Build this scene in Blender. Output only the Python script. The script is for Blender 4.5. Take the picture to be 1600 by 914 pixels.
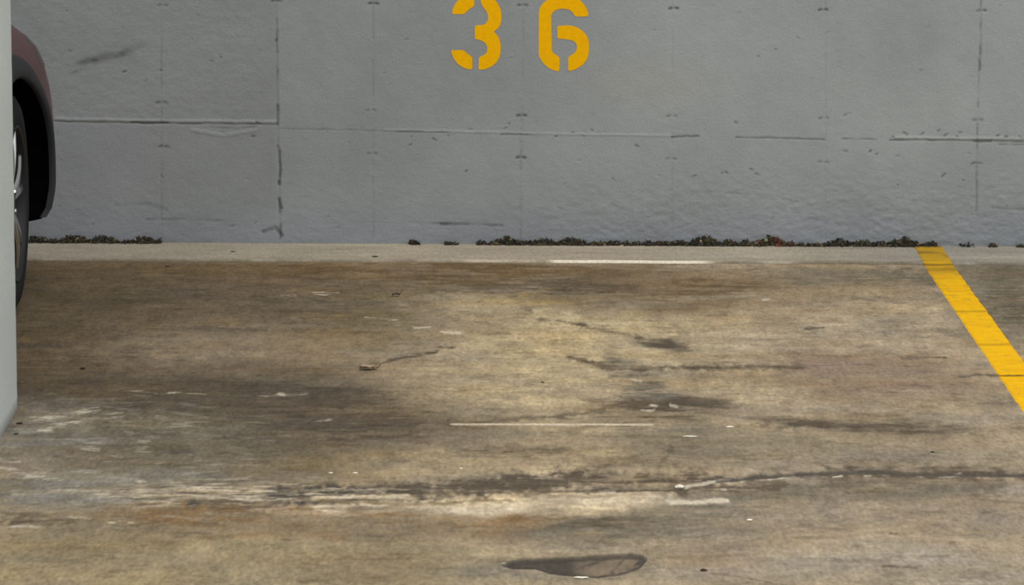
import bpy, bmesh, math, random
import numpy as np
from mathutils import Vector, Matrix

S = bpy.context.scene
C = S.collection
for o in list(bpy.data.objects):
    bpy.data.objects.remove(o)
random.seed(7)
PI = math.pi

# ------------------------------------------------------------------ camera
FPX, PITCH, YAW, ROLL, CH, CD = 6137.17, 0.1707134, 0.0080637, 0.0057663, 2.121277, 13.224025
fw = Vector((math.sin(YAW)*math.cos(PITCH), math.cos(YAW)*math.cos(PITCH), -math.sin(PITCH)))
rt0 = Vector((math.cos(YAW), -math.sin(YAW), 0)); up0 = rt0.cross(fw)
RT = rt0*math.cos(ROLL)+up0*math.sin(ROLL); UP = -rt0*math.sin(ROLL)+up0*math.cos(ROLL); FW = fw
cam = bpy.data.cameras.new('camera'); co = bpy.data.objects.new('camera', cam); C.objects.link(co)
cam.sensor_width = 36; cam.lens = 36*FPX/1600; cam.clip_end = 200
M = Matrix((RT, UP, -FW)).transposed().to_4x4(); M.translation = (0, -CD, CH)
co.matrix_world = M
S.camera = co

# ------------------------------------------------------------------ light and exposure
S.view_settings.view_transform = 'Standard'; S.view_settings.look = 'None'
S.view_settings.gamma = 1; S.view_settings.use_curve_mapping = False
S.view_settings.exposure = 1.1
w = bpy.data.worlds.new('sky'); S.world = w; w.use_nodes = True
bg = w.node_tree.nodes['Background']; bg.inputs[1].default_value = 0.62
# overcast sky: three times brighter overhead than at the horizon
wn = w.node_tree.nodes; wl = w.node_tree.links
tc = wn.new('ShaderNodeTexCoord'); sx_ = wn.new('ShaderNodeSeparateXYZ'); rp = wn.new('ShaderNodeValToRGB')
wl.new(tc.outputs['Generated'], sx_.inputs[0]); wl.new(sx_.outputs['Z'], rp.inputs[0]); wl.new(rp.outputs[0], bg.inputs[0])
rp.color_ramp.elements[0].color = (.52, .54, .56, 1); rp.color_ramp.elements[1].color = (1.0, 1.0, 1.0, 1)
sl = bpy.data.lights.new('sun', 'SUN'); sl.energy = .55; sl.angle = math.radians(50); sl.color = (1, .98, .95)
so = bpy.data.objects.new('sun', sl); C.objects.link(so); so.rotation_euler = (math.radians(40), math.radians(24), 0)

# ------------------------------------------------------------------ photo <-> place
def ray(x, y):
    return RT*((x-800)/FPX) + UP*((457-y)/FPX) + FW
def on_floor(x, y, z=0.0):
    d = ray(x, y); t = (z-CH)/d.z
    return Vector((d.x*t, -CD+d.y*t, z))
def on_wall(x, y, Y=0.0):
    d = ray(x, y); t = (Y+CD)/d.y
    return Vector((d.x*t, Y, CH+d.z*t))
def project(X, Y, Z):
    dx, dy, dz = X, Y+CD, Z-CH
    a = dx*RT.x+dy*RT.y+dz*RT.z; b = dx*UP.x+dy*UP.y+dz*UP.z; c = dx*FW.x+dy*FW.y+dz*FW.z
    return 800+FPX*a/c, 457-FPX*b/c

# ------------------------------------------------------------------ numpy noise
def vnoise(x, y, seed=0):
    xi = np.floor(x).astype(np.int64); yi = np.floor(y).astype(np.int64)
    fx = x-xi; fy = y-yi; fx = fx*fx*(3-2*fx); fy = fy*fy*(3-2*fy)
    def h(a, b):
        n = (a*374761393 + b*668265263 + seed*974634777) & 0xffffffff
        n = ((n ^ (n >> 13))*1274126177) & 0xffffffff
        n = n ^ (n >> 16)
        return (n & 0xffff)/65535.0
    return (h(xi, yi)*(1-fx)+h(xi+1, yi)*fx)*(1-fy)+(h(xi, yi+1)*(1-fx)+h(xi+1, yi+1)*fx)*fy
def fbm(x, y, seed=0, o=4, g=0.5):
    s = 0; a = 1; t = 0
    for k in range(o):
        s = s+a*vnoise(x*2**k+17.3*k, y*2**k+9.1*k, seed+k*31); t += a; a *= g
    return s/t
def sst(a, b, v):
    t = np.clip((v-a)/(b-a), 0, 1); return t*t*(3-2*t)
def lin(c):
    c = np.array(c)/255.0
    return np.where(c <= 0.04045, c/12.92, ((c+0.055)/1.055)**2.4)
def seg_dist(px, py, pts):
    best = np.full(px.shape, 1e9)
    for (x0, y0), (x1, y1) in zip(pts[:-1], pts[1:]):
        dx, dy = x1-x0, y1-y0; L = dx*dx+dy*dy+1e-9
        t = np.clip(((px-x0)*dx+(py-y0)*dy)/L, 0, 1)
        best = np.minimum(best, np.hypot(px-x0-t*dx, py-y0-t*dy))
    return best

# ------------------------------------------------------------------ materials
def mat(name, col=(.5, .5, .5), rough=.6, metal=0, coat=0, spec=.5):
    m = bpy.data.materials.new(name); m.use_nodes = True
    b = m.node_tree.nodes['Principled BSDF']
    b.inputs['Base Color'].default_value = (*col, 1); b.inputs['Roughness'].default_value = rough
    b.inputs['Metallic'].default_value = metal; b.inputs['Coat Weight'].default_value = coat
    b.inputs['Specular IOR Level'].default_value = spec
    return m
def noisy(m, scale=40, amount=.25, bump=0, bscale=None, stretch=(1, 1, 1), detail=6):
    """multiply the base colour by object-space noise and add a bump"""
    nt = m.node_tree; N = nt.nodes; L = nt.links; b = N['Principled BSDF']
    tc = N.new('ShaderNodeTexCoord'); mp = N.new('ShaderNodeMapping'); mp.inputs['Scale'].default_value = stretch
    L.new(tc.outputs['Object'], mp.inputs['Vector'])
    n = N.new('ShaderNodeTexNoise'); n.inputs['Scale'].default_value = scale; n.inputs['Detail'].default_value = detail
    L.new(mp.outputs[0], n.inputs['Vector'])
    r = N.new('ShaderNodeMapRange'); r.inputs['From Min'].default_value = .25; r.inputs['From Max'].default_value = .75
    r.inputs['To Min'].default_value = 1-amount; r.inputs['To Max'].default_value = 1+amount
    L.new(n.outputs[0], r.inputs['Value'])
    mx = N.new('ShaderNodeVectorMath'); mx.operation = 'SCALE'
    src = b.inputs['Base Color']
    if src.is_linked: L.new(src.links[0].from_socket, mx.inputs[0])
    else: mx.inputs[0].default_value = src.default_value[:3]
    L.new(r.outputs[0], mx.inputs['Scale']); L.new(mx.outputs[0], src)
    if bump:
        n2 = N.new('ShaderNodeTexNoise'); n2.inputs['Scale'].default_value = bscale or scale; n2.inputs['Detail'].default_value = 5
        L.new(mp.outputs[0], n2.inputs['Vector'])
        bp = N.new('ShaderNodeBump'); bp.inputs['Strength'].default_value = 1; bp.inputs['Distance'].default_value = bump
        L.new(n2.outputs[0], bp.inputs['Height']); L.new(bp.outputs[0], b.inputs['Normal'])
    return m
def attr_mat(name, rough=.85, spec=.3, **kw):
    m = mat(name, rough=rough, spec=spec); nt = m.node_tree
    a = nt.nodes.new('ShaderNodeAttribute'); a.attribute_name = 'tint'
    nt.links.new(a.outputs['Color'], nt.nodes['Principled BSDF'].inputs['Base Color'])
    return noisy(m, **kw)

floor_mat = attr_mat('stained_concrete', rough=.85, spec=.2, scale=100, amount=.24, bump=.0018, bscale=90, stretch=(1, .3, 1))
wall_mat = attr_mat('painted_concrete', rough=.65, spec=.3, scale=150, amount=.07, bump=.0012, bscale=130)
strip_mat = attr_mat('strip_concrete', rough=.85, spec=.25, scale=110, amount=.18, bump=.0012, bscale=80, stretch=(1, .3, 1))
line_mat = attr_mat('road_paint', rough=.8, spec=.1, scale=130, amount=.12, bump=.0008, bscale=90)
digit_mat = noisy(mat('stencil_paint', tuple(lin((232, 172, 0))), .7, spec=.08), scale=60, amount=.07, bump=.0007, bscale=85)
pillar_mat = noisy(mat('pillar_paint', tuple(lin((188, 194, 191))), .6), scale=90, amount=.05, bump=.0014, bscale=60)

# ------------------------------------------------------------------ mesh helpers
def link(name, me, parent=None, smooth=False):
    o = bpy.data.objects.new(name, me); C.objects.link(o)
    if parent: o.parent = parent
    if smooth:
        me.polygons.foreach_set('use_smooth', [True]*len(me.polygons)); me.update()
    return o
def obj(name, bm, m, parent=None, smooth=False):
    me = bpy.data.meshes.new(name); bm.to_mesh(me); bm.free()
    for k in (m if isinstance(m, (list, tuple)) else [m]): me.materials.append(k)
    return link(name, me, parent, smooth)
def tag(o, label=None, cat=None, group=None, kind=None):
    if label: o['label'] = label
    if cat: o['category'] = cat
    if group: o['group'] = group
    if kind: o['kind'] = kind
    return o
def empty(name, loc, rz=0):
    o = bpy.data.objects.new(name, None); C.objects.link(o); o.location = loc; o.rotation_euler = (0, 0, rz)
    o.empty_display_size = .1
    return o
def grid(name, P, tint, m, extra=None):
    """P: (rows, cols, 3) points; tint: (rows, cols, 3) linear colour; extra: list of solid boxes behind the face"""
    r, c = P.shape[:2]; v = P.reshape(-1, 3)
    i = np.arange(r*c).reshape(r, c)
    q = np.stack([i[:-1, :-1], i[:-1, 1:], i[1:, 1:], i[1:, :-1]], -1).reshape(-1, 4)
    t = np.concatenate([tint.reshape(-1, 3), np.ones((r*c, 1))], 1)
    for (x0, y0, z0, x1, y1, z1) in (extra or []):
        b = len(v)
        v = np.concatenate([v, [(x, y, z) for z in (z0, z1) for y in (y0, y1) for x in (x0, x1)]])
        q = np.concatenate([q, b+np.array([(0, 2, 3, 1), (4, 5, 7, 6), (0, 1, 5, 4), (2, 6, 7, 3), (0, 4, 6, 2), (1, 3, 7, 5)])])
        t = np.concatenate([t, np.tile([*tint.reshape(-1, 3).mean(0), 1], (8, 1))])
    me = bpy.data.meshes.new(name)
    me.vertices.add(len(v)); me.vertices.foreach_set('co', v.astype(np.float32).ravel())
    me.loops.add(q.size); me.loops.foreach_set('vertex_index', q.ravel().astype(np.int32))
    me.polygons.add(len(q)); me.polygons.foreach_set('loop_start', np.arange(0, q.size, 4, dtype=np.int32))
    me.polygons.foreach_set('loop_total', np.full(len(q), 4, dtype=np.int32))
    me.update(calc_edges=True)
    a = me.color_attributes.new('tint', 'FLOAT_COLOR', 'POINT'); a.data.foreach_set('color', t.astype(np.float32).ravel())
    sm = np.ones(len(q), dtype=bool)
    if extra: sm[-6*len(extra):] = False
    me.polygons.foreach_set('use_smooth', sm)
    me.materials.append(m)
    return link(name, me)

# ------------------------------------------------------------------ floor
def blend(col, target, k):
    k = np.clip(k, 0, 1)[..., None]; return col*(1-k)+lin(target)*k
STRIP_Y = -0.318
xs = np.concatenate([np.linspace(-14, -2.2, 40), np.arange(-2.15, 2.15, .0048), np.linspace(2.2, 14, 40)])
ys = np.concatenate([np.linspace(-24, -5.3, 40), np.arange(-5.25, 0.002, .0075)])
X, Y = np.meshgrid(xs, ys)
px, py = project(X, Y, 0*X)
# warp of the photo coordinates so stain edges fray
wx = (fbm(X*6, Y*3, 11, 4)-.5)*60; wy = (fbm(X*5, Y*4, 12, 5)-.5)*26
wx += (fbm(X*24, Y*12, 15, 3)-.5)*44; wy += (fbm(X*24, Y*12, 16, 3)-.5)*16
qx, qy = px+wx, py+wy
fx, fy = px+(fbm(X*26, Y*16, 13, 4)-.5)*14, py+(fbm(X*14, Y*12, 14, 5, .62)-.5)*8
def blob(cx, cy, rx, ry, ang=0, soft=.6):
    a = math.radians(ang); dx, dy = qx-cx, qy-cy
    u = (dx*math.cos(a)+dy*math.sin(a))/rx; v = (-dx*math.sin(a)+dy*math.cos(a))/ry
    return 1-sst(1-soft, 1+soft, np.hypot(u, v))
streak = fbm(X*2.6, Y*9, 21, 6, .62)          # streaks running along the bay's width
mott = fbm(X*5, Y*5, 22, 5, .6)
fine = fbm(X*22, Y*10, 23, 5, .65)
fst = fbm(X*11, Y*34, 24, 5, .65)
col = np.ones(X.shape+(3,))*lin((147, 131, 106))
rag = .45*streak+.35*fst+.2*fine
rag = (rag-rag.mean())*1.5+.5
grit = fbm(X*60, Y*17, 26, 3, .7)
speck = fbm(X*70, Y*22, 27, 2, .7)
def stain(target, k, breakup=.6, n=None):  # lays real stains, and also the shade painted at the left
    global col
    n = rag if n is None else n
    col = blend(col, target, k*(1-breakup+breakup*2*sst(.36, .64, n)))
T_TAN, T_CREAM, T_BROWN, T_DK, T_GREY, T_OLIVE, T_RUST, T_BLK, T_ROSE = (168, 150, 116), (190, 172, 142), (96, 78, 52), (80, 69, 54), (104, 96, 80), (116, 100, 68), (118, 92, 60), (72, 66, 58), (122, 101, 83)
# broad fields
stain((150, 136, 114), blob(1400, 860, 330, 120), .2)
stain((134, 120, 92), blob(300, 880, 480, 90), .3)
stain((138, 124, 104), blob(1400, 780, 300, 60), .5)
stain((104, 89, 66), blob(200, 520, 380, 170, 0, .5)*.9, .3)  # left side darkened: shade by car and pillar put into the colour
stain((88, 75, 55), blob(60, 520, 140, 160)*.85, .3)  # deeper painted shade close to the car and pillar
stain(T_BROWN, blob(500, 428, 560, 26, 0, .5)*.75, .5)
stain(T_BROWN, blob(640, 425, 330, 14)*.6, .5)
stain(T_DK, blob(900, 458, 130, 16, 2)*.75, .5)
stain(T_DK, blob(700, 452, 80, 10, -3)*.5, .6)
stain(T_BROWN, blob(1180, 460, 240, 26, 0)*.6, .6)
stain(T_ROSE, blob(400, 448, 120, 16)*.5, .5)
stain(T_DK, blob(330, 480, 200, 16)*.4, .6)
stain(T_OLIVE, blob(560, 480, 110, 30)*.75, .5)
stain(T_OLIVE, blob(600, 530, 110, 12)*.5, .5)
stain(T_OLIVE, blob(850, 490, 80, 12)*.6, .6)
stain((146, 124, 82), blob(800, 470, 90, 10)*.6, .5)
stain(T_TAN, blob(900, 540, 190, 46)*.95, .3)
stain(T_TAN, blob(840, 500, 150, 18, 8)*.6, .4)
stain(T_TAN, blob(790, 615, 180, 40)*.6, .4)
stain(T_TAN, blob(1120, 520, 140, 22)*.6, .4)
stain(T_TAN, blob(1130, 605, 110, 16)*.5, .4)
stain((150, 132, 106), blob(330, 540, 160, 50)*.5, .4)
stain((156, 139, 113), blob(1350, 520, 200, 70)*.6, .4)
stain(T_ROSE, blob(1380, 590, 150, 36)*.6, .5)
stain(T_ROSE, blob(1300, 575, 60, 22)*.4, .5)
stain(T_GREY, blob(1560, 470, 70, 70)*.8, .4)
stain(T_DK, blob(1585, 450, 40, 40)*.5, .5)
stain(T_GREY, blob(1440, 432, 200, 14)*.7, .5)
stain((70, 60, 47), blob(400, 655, 310, 72, 3, .6)*.95, .3)
stain((92, 80, 62), blob(300, 475, 300, 50, 0, .6)*.6, .5)
stain(T_DK, blob(330, 612, 220, 16, 3)*.6, .5)
stain(T_DK, blob(520, 640, 160, 26, 6)*.6, .5)
stain(T_DK, blob(640, 690, 200, 14)*.4, .6)
stain(T_OLIVE, blob(480, 730, 160, 30)*.6, .5)
stain((150, 133, 104), blob(720, 725, 160, 30)*.6, .4)
stain((158, 140, 108), blob(900, 690, 110, 40)*.6, .4)
stain(T_GREY, blob(200, 700, 200, 60)*.85, .4)
stain((122, 116, 104), blob(110, 765, 180, 26)*.7, .6)
stain((120, 112, 100), blob(60, 680, 90, 50)*.5, .5)
stain(T_RUST, blob(480, 818, 330, 22, 2)*.65, .5)
stain(T_RUST, blob(800, 822, 90, 24, 0)*.8, .4)
stain(T_RUST, blob(300, 802, 130, 14, 0)*.4, .5)
stain((120, 105, 78), blob(560, 880, 120, 30)*.5, .5)
stain(T_CREAM, blob(850, 786, 190, 15, -1)*.95, .3, fst)
stain(T_CREAM, blob(560, 792, 150, 7, -2)*.5, .7, fst)
stain(T_CREAM, blob(280, 768, 120, 8, 2)*.4, .8, fst)
# grey patches
stain(T_GREY, blob(1005, 600, 70, 24, 40)*.75, .8)
stain(T_DK, blob(1040, 640, 110, 20)*.75, .8)
stain(T_DK, blob(970, 655, 90, 8, -12)*.5, .5)
stain(T_DK, blob(1040, 541, 42, 8, 8)*.85, .4)
stain(T_GREY, blob(1060, 690, 90, 36)*.6, .5)
stain(T_DK, blob(1250, 662, 70, 10, 4)*.75, .5)
stain(T_DK, blob(1390, 664, 130, 14, 2)*.65, .5)
stain(T_GREY, blob(1300, 700, 300, 20)*.4, .6)
stain(T_DK, blob(820, 706, 80, 9, -5)*.7, .5)
stain(T_DK, blob(985, 725, 60, 9, 0)*.7, .5)
stain(T_GREY, blob(1350, 765, 180, 18)*.7, .4)
stain(T_GREY, blob(1180, 768, 90, 10, -6)*.8, .4)
stain(T_GREY, blob(940, 832, 120, 22, -3)*.95, .5)
stain(T_DK, blob(950, 820, 90, 7, -4)*.7, .5)
stain(T_GREY, blob(1090, 812, 90, 24)*.6, .5)
stain(T_GREY, blob(860, 895, 130, 16)*.5, .5)
stain(T_ROSE, blob(1120, 870, 70, 30)*.25, .5)
# the whole slab is mottled
def mod(k): 
    global col
    col = col*k[..., None]
mod(1+(streak-.5)*.5)
mod(1+(mott-.5)*.6)
mod(1+(fine-.5)*.55)
mod(1+(grit-.5)*.42)
mod(1-.22*sst(.60, .72, fbm(X*13, Y*22, 28, 4, .65))-.12*sst(.66, .74, speck))
mod(1+.14*sst(.60, .72, fbm(X*12, Y*26, 29, 4, .65)))
mod(1+(fst-.5)*.16)
hue = fbm(X*4, Y*8, 25, 4)-.5
col = col*np.stack([1+hue*.16, 1+hue*.02, 1-hue*.28], -1)
# lines, cracks, scuffs: (points, half width px, colour, strength, breakup)
def scratch(pts, w_, target, k, br=.6, n=None, fray=1):
    global col
    ax, ay = (fx, fy) if fray else (px+(fx-px)*.1, py+(fy-py)*.12)
    n = fst if n is None else n
    m_ = 1-sst(w_*.1, w_*1.7, seg_dist(ax, ay, pts)+(fine-.5)*w_*1.6*fray+(grit-.5)*w_*2.2*fray)
    if fray and target is W and br > .25: m_ = m_*sst(.42, .55, fbm(X*26, Y*46, 34, 3, .6))
    col = blend(col, target, k*m_*(1-br+br*2*sst(.35, .65, n)))
near = (px > -250) & (px < 1850)
W = (190, 178, 156)
for pts, hw, t, k, br in [
    ([(430, 776), (540, 770), (700, 764), (820, 755), (880, 748)], 12, T_BLK, .85, .35),
    ([(600, 764), (760, 758), (900, 746)], 12, T_DK, .6, .5),
    ([(300, 786), (440, 782), (560, 777)], 7, T_BLK, .5, .6),
    ([(900, 766), (1000, 764), (1060, 764), (1130, 750)], 5, T_BLK, .7, .4),
    ([(880, 750), (960, 748), (1060, 752), (1120, 748)], 12, T_DK, .7, .5),
    ([(700, 764), (860, 760)], 9, T_DK, .5, .5),
    ([(1060, 768), (1140, 762), (1220, 756)], 9, T_DK, .6, .5),
    ([(1100, 755), (1180, 748), (1260, 742), (1350, 737), (1470, 742), (1600, 744), (1660, 744)], 4.5, T_BLK, .85, .2),
    ([(1290, 736), (1460, 736), (1560, 740)], 8, T_DK, .6, .5),
    ([(1280, 752), (1400, 748), (1560, 752)], 12, T_DK, .35, .5),
    ([(490, 778), (640, 776)], 3, T_CREAM, .8, .5),
    ([(420, 800), (560, 804), (640, 794), (880, 790)], 3.5, T_CREAM, .35, .4),
    ([(500, 782), (620, 788), (800, 782)], 3, T_OLIVE, .7, .4),
    ([(890, 560), (960, 574), (1060, 576), (1250, 573)], 4, T_DK, .75, .3),
    ([(870, 500), (935, 515), (1000, 528)], 2.5, T_DK, .6, .4),
    ([(842, 498), (860, 501)], 2.5, T_DK, .6, .3), ([(895, 508), (912, 509)], 2.5, T_DK, .7, .3),
    ([(580, 570), (600, 565), (640, 557), (680, 550)], 3, T_DK, .85, .3),
    ([(680, 542), (712, 544)], 3, T_DK, .8, .2), ([(520, 582), (545, 577)], 2, T_DK, .5, .4),
    ([(690, 665), (860, 652), (940, 642)], 4, T_DK, .5, .4),
    ([(1045, 700), (1040, 715), (1030, 730)], 4, T_DK, .5, .3),
    ([(1258, 514), (1284, 511)], 2, T_BLK, .8, .2),
    ([(1410, 559), (1480, 559)], 1.6, T_BLK, .7, .3),
    ([(1215, 655), (1240, 656)], 3, T_BLK, .7, .3), ([(1215, 667), (1250, 666)], 3, T_BLK, .7, .3),
    ([(1050, 440), (1110, 437)], 2.5, T_BROWN, .7, .4), ([(820, 482), (832, 488)], 3, T_DK, .6, .4),
    ([(0, 812), (60, 817), (110, 816)], 6, T_DK, .6, .5), ([(0, 800), (90, 806)], 4, T_DK, .4, .5),
    ([(28, 541), (90, 541)], 3, T_BLK, .5, .5), ([(60, 521), (160, 528), (280, 512), (420, 516)], 3, T_DK, .35, .5),
    ([(130, 605), (230, 612), (330, 612)], 3, T_DK, .45, .5),
    ([(1115, 895), (1180, 905), (1230, 914)], 1.6, T_DK, .5, .3),
    ([(1380, 885), (1430, 887)], 2, T_DK, .6, .4), ([(1390, 834), (1400, 835)], 2, T_BLK, .8, .2),
    ([(560, 690), (640, 686)], 3, T_GREY, .5, .5),
    ([(1500, 587), (1620, 587)], 1.3, T_BLK, .8, .2),
    ([(1520, 487), (1620, 500)], 3, T_DK, .5, .5)]:
    scratch(pts, hw, t, k, br)
for pts, hw, k, br in [
    ([(690, 520), (716, 520)], 2, .95, .1), ([(645, 511), (670, 511)], 1.8, .7, .3), ([(572, 496), (620, 500)], 2, .5, .5),
    ([(440, 461), (460, 461)], 1.5, .7, .3), ([(490, 458), (525, 458)], 1.2, .6, .4), ([(455, 498), (490, 498)], 1.5, .35, .5),
    ([(1080, 538), (1108, 538)], 1.3, .7, .3), ([(988, 593), (1002, 595)], 2, .7, .2), ([(1005, 642), (1022, 642)], 1.8, .8, .2),
    ([(1015, 632), (1026, 634)], 1.8, .7, .2), ([(1048, 632), (1058, 634)], 1.8, .6, .2), ([(1180, 620), (1208, 621)], 1.6, .7, .3),
    ([(1192, 468), (1202, 467)], 1.6, .6, .2),
    ([(435, 617), (447, 618)], 2, .8, .2), ([(400, 620), (480, 616)], 2, .3, .6), ([(200, 610), (320, 616)], 1.3, .35, .7),
    ([(240, 612), (262, 614)], 1.6, .6, .3), ([(490, 656), (520, 656)], 1.6, .35, .4),
    ([(520, 777), (560, 778), (628, 777)], 2, .8, .3), ([(515, 803), (530, 803)], 2, .6, .3),
    ([(1075, 760), (1100, 756), (1138, 751)], 2, .9, .2), ([(1180, 749), (1200, 750), (1228, 747)], 2, .9, .3),
    ([(1045, 785), (1085, 786), (1110, 783), (1138, 782)], 3.2, .95, .2), ([(940, 769), (962, 769)], 2, .85, .2),
    ([(1305, 744), (1318, 743)], 1.5, .8, .2), ([(1350, 743), (1360, 743)], 1.4, .6, .2), ([(1470, 745), (1482, 744), (1498, 741)], 1.6, .7, .3),
    ([(1128, 766), (1135, 766)], 1.4, .7, .2),
    ([(50, 655), (110, 649), (150, 641)], 3.5, .5, .6), ([(70, 668), (130, 656), (190, 648)], 3.5, .45, .6), ([(60, 673), (80, 674)], 1.8, .6, .3),
    ([(0, 730), (40, 742), (70, 740)], 2.5, .7, .4), ([(0, 720), (30, 724)], 2.4, .6, .4), ([(30, 744), (100, 748)], 2, .5, .5),
    ([(20, 770), (120, 766), (220, 772)], 3, .4, .5), ([(130, 702), (150, 703)], 2, .6, .3),
    ([(108, 808), (140, 811)], 2.2, .6, .4), ([(0, 822), (60, 824)], 2, .5, .5), ([(170, 815), (205, 816)], 2, .7, .4),
    ([(210, 755), (280, 757), (340, 762), (430, 770)], 2.4, .6, .5), ([(270, 778), (320, 776), (420, 783), (470, 782)], 2.4, .6, .5),
    ([(215, 750), (225, 751)], 1.8, .7, .2), ([(350, 762), (400, 768)], 2.5, .6, .5), ([(330, 770), (400, 776)], 2, .6, .5),
    ([(785, 882), (792, 882)], 2, .6, .3)]:
    scratch(pts, hw, W, k, br)
scratch([(706, 663), (1020, 664)], 1.5, (198, 184, 158), .85, .15, fray=0)
scratch([(1120, 752), (1180, 747), (1260, 741), (1350, 737), (1470, 741), (1660, 743)], 2.4, T_BLK, .8, .15, fray=0)
scratch([(640, 771), (860, 768), (1050, 766)], 2, T_DK, .6, .4, fray=0)
# pale flecks in the grey field at lower left, and in the old repair
reg = blob(180, 720, 260, 95)*.9
stain((170, 164, 150), reg*sst(.6, .74, fbm(X*15, Y*30, 31, 5, .6))*.42, 0)
reg = blob(400, 775, 260, 26)
stain((196, 182, 156), reg*sst(.58, .7, fbm(X*17, Y*36, 32, 5, .6))*.6, 0)
stain((52, 48, 42), reg*sst(.58, .7, fbm(X*14, Y*40, 33, 4))*.6, 0)
# the sunken patch
def inside(ax, ay, poly):
    c = np.zeros(ax.shape, bool); n = len(poly)
    for i in range(n):
        x0, y0 = poly[i]; x1, y1 = poly[(i+1) % n]
        if y0 == y1: continue
        c ^= ((ay < y0) != (ay < y1)) & (ax < x0+(ay-y0)*(x1-x0)/(y1-y0))
    return c
POT = [(783, 882), (800, 876), (860, 871), (925, 867), (985, 865), (1004, 867), (1008, 874), (1002, 886), (985, 893), (960, 899), (930, 902), (900, 900), (860, 896), (838, 889), (800, 887)]
px4, py4 = px+(fx-px)*.45, py+(fy-py)*.5
pin = inside(px4, py4, POT)
pd = seg_dist(px4, py4, POT+POT[:1])
sd = np.where(pin, pd, -pd)
pk = sst(-1.5, 2.0, sd)
inner = np.where(px > 880, 1, 0)*sst(880, 930, px)
pc = lin((72, 64, 55))*(1-inner[..., None])+lin((112, 98, 80))*inner[..., None]
pc = pc*(1+(fine[..., None]-.5)*.7)
col = col*(1-pk[..., None])+pc*pk[..., None]
ring = (1-sst(1.5, 4.5, np.abs(sd-2)))
col = blend(col, (58, 52, 46), ring*.75)
scratch([(978, 868), (965, 880), (955, 893), (930, 901)], 3.2, (56, 50, 44), .8, .2)
scratch([(999, 872), (990, 886), (970, 895)], 4, (66, 60, 52), .7, .3)
scratch([(950, 868), (925, 878), (905, 881)], 2.5, (66, 60, 52), .6, .3)
scratch([(860, 886), (880, 892), (910, 897)], 3, (58, 52, 46), .6, .3)
Z = -0.006*pk*(np.abs(px-895) < 160)
Z -= .002*(1-sst(1, 4, seg_dist(fx, fy, [(880, 750), (1060, 764), (1130, 752), (1260, 742), (1350, 738), (1600, 744)])))
Z += (fbm(X*3, Y*3, 41, 3)-.5)*.003 + (fine-.5)*.0012
Z = np.where(Y > STRIP_Y-.02, -.004, Z)
Z = np.where((np.abs(X) > 2.2) | (Y < -5.3), 0, Z)
col = np.clip(col, .01, .8)
f = grid('floor', np.stack([X, Y, Z], -1), col, floor_mat, [(-14, -24, -.3, 14, .3, -.05)])
tag(f, 'stained brown concrete parking floor with pale scuffs and a dark patch', kind='structure')

# ------------------------------------------------------------------ concrete strip along the foot of the wall
xs = np.concatenate([np.linspace(-8, -2.2, 20), np.arange(-2.15, 2.15, .005), np.linspace(2.2, 8, 20)])
tt = np.concatenate([[-.03, -.012, 0, .004], np.linspace(.02, 1.0, 40)])
X, T = np.meshgrid(xs, tt)
edge = STRIP_Y+(fbm(X*3, X*0, 51, 4)-.5)*.02+(fbm(X*30, X*0, 52, 2)-.5)*.006
Y = edge*(1-np.clip(T, 0, 1))+.01*np.clip(T, 0, 1)
Y = np.where(T < 0, edge, Y)
Z = np.where(T < 0, -.012+(T+.03)*.5, .0035+T*.0055)+(fbm(X*20, Y*20, 53, 3)-.5)*.0015
px, py = project(X, Y, Z)
fst = fbm(X*8, Y*40, 54, 4, .6); m2 = fbm(X*3, Y*9, 55, 4)
col = np.ones(X.shape+(3,))*lin((150, 142, 125))
col = blend(col, (166, 152, 130), sst(300, 700, px)*(1-sst(1250, 1500, px))*.5)
col = blend(col, (138, 134, 126), sst(900, 1500, px)*.5)
col = blend(col, (112, 100, 80), (1-sst(0, .35, T))*.45*sst(.4, .6, m2))
col = blend(col, (110, 102, 88), sst(.9, 1, T)*.5)
col = col*(1+(m2-.5)*.45+(fst-.5)*.35)[..., None]
W_ = (225, 214, 192)
for x0, x1, k in [(850, 1125, .95), (640, 850, .3), (1180, 1260, .3)]:
    mk = sst(x0, x0+20, px)*(1-sst(x1-40, x1, px))*(T < .07)*(T > -.02)
    col = blend(col, W_, mk*k)
mk = ((px < 850) | (px > 1125))*(T < .03)
col = blend(col, (88, 76, 56), mk*.45*sst(.2, .7, fbm(X*7, X*0, 57, 4)))
s = grid('trim_1', np.stack([X, Y, Z], -1), col, strip_mat)
tag(s, 'pale raised concrete strip along the foot of the grey wall', kind='structure')

# ------------------------------------------------------------------ back wall
xs = np.concatenate([np.linspace(-8, -2.0, 20), np.arange(-1.97, 2.2, .0034), np.linspace(2.25, 8, 20)])
zs = np.concatenate([np.arange(-.02, 1.02, .0034), np.linspace(1.05, 2.9, 12)])
X, Zz = np.meshgrid(xs, zs)
px, py = project(X, 0*X, Zz)
m1 = fbm(X*3, Zz*3, 61, 4, .6); m2 = fbm(X*14, Zz*14, 62, 4, .6); m3 = fbm(X*45, Zz*45, 63, 3, .6)
fx = px+(fbm(X*40, Zz*40, 64, 3)-.5)*7; fy = py+(fbm(X*30, Zz*30, 65, 3)-.5)*5
H = (m3-.5)*.0012+(m2-.5)*.0008
low = sst(215, 345, py)*(.35+.65*sst(700, 1050, px))+.35*(1-sst(380, 470, px))*(1-sst(180, 240, py))
H += low*(fbm(X*40, Zz*64, 66, 3, .6)-.5)*.0042
col = np.ones(X.shape+(3,))*lin((134, 138, 138))
col = blend(col, (146, 151, 150), sst(700, 1150, px)*(1-sst(170, 330, py))*.8)  # upper middle painted lighter, as if more light falls there
col = blend(col, (126, 126, 134), (1-sst(60, 330, px))*sst(150, 230, py)*.6)
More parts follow.
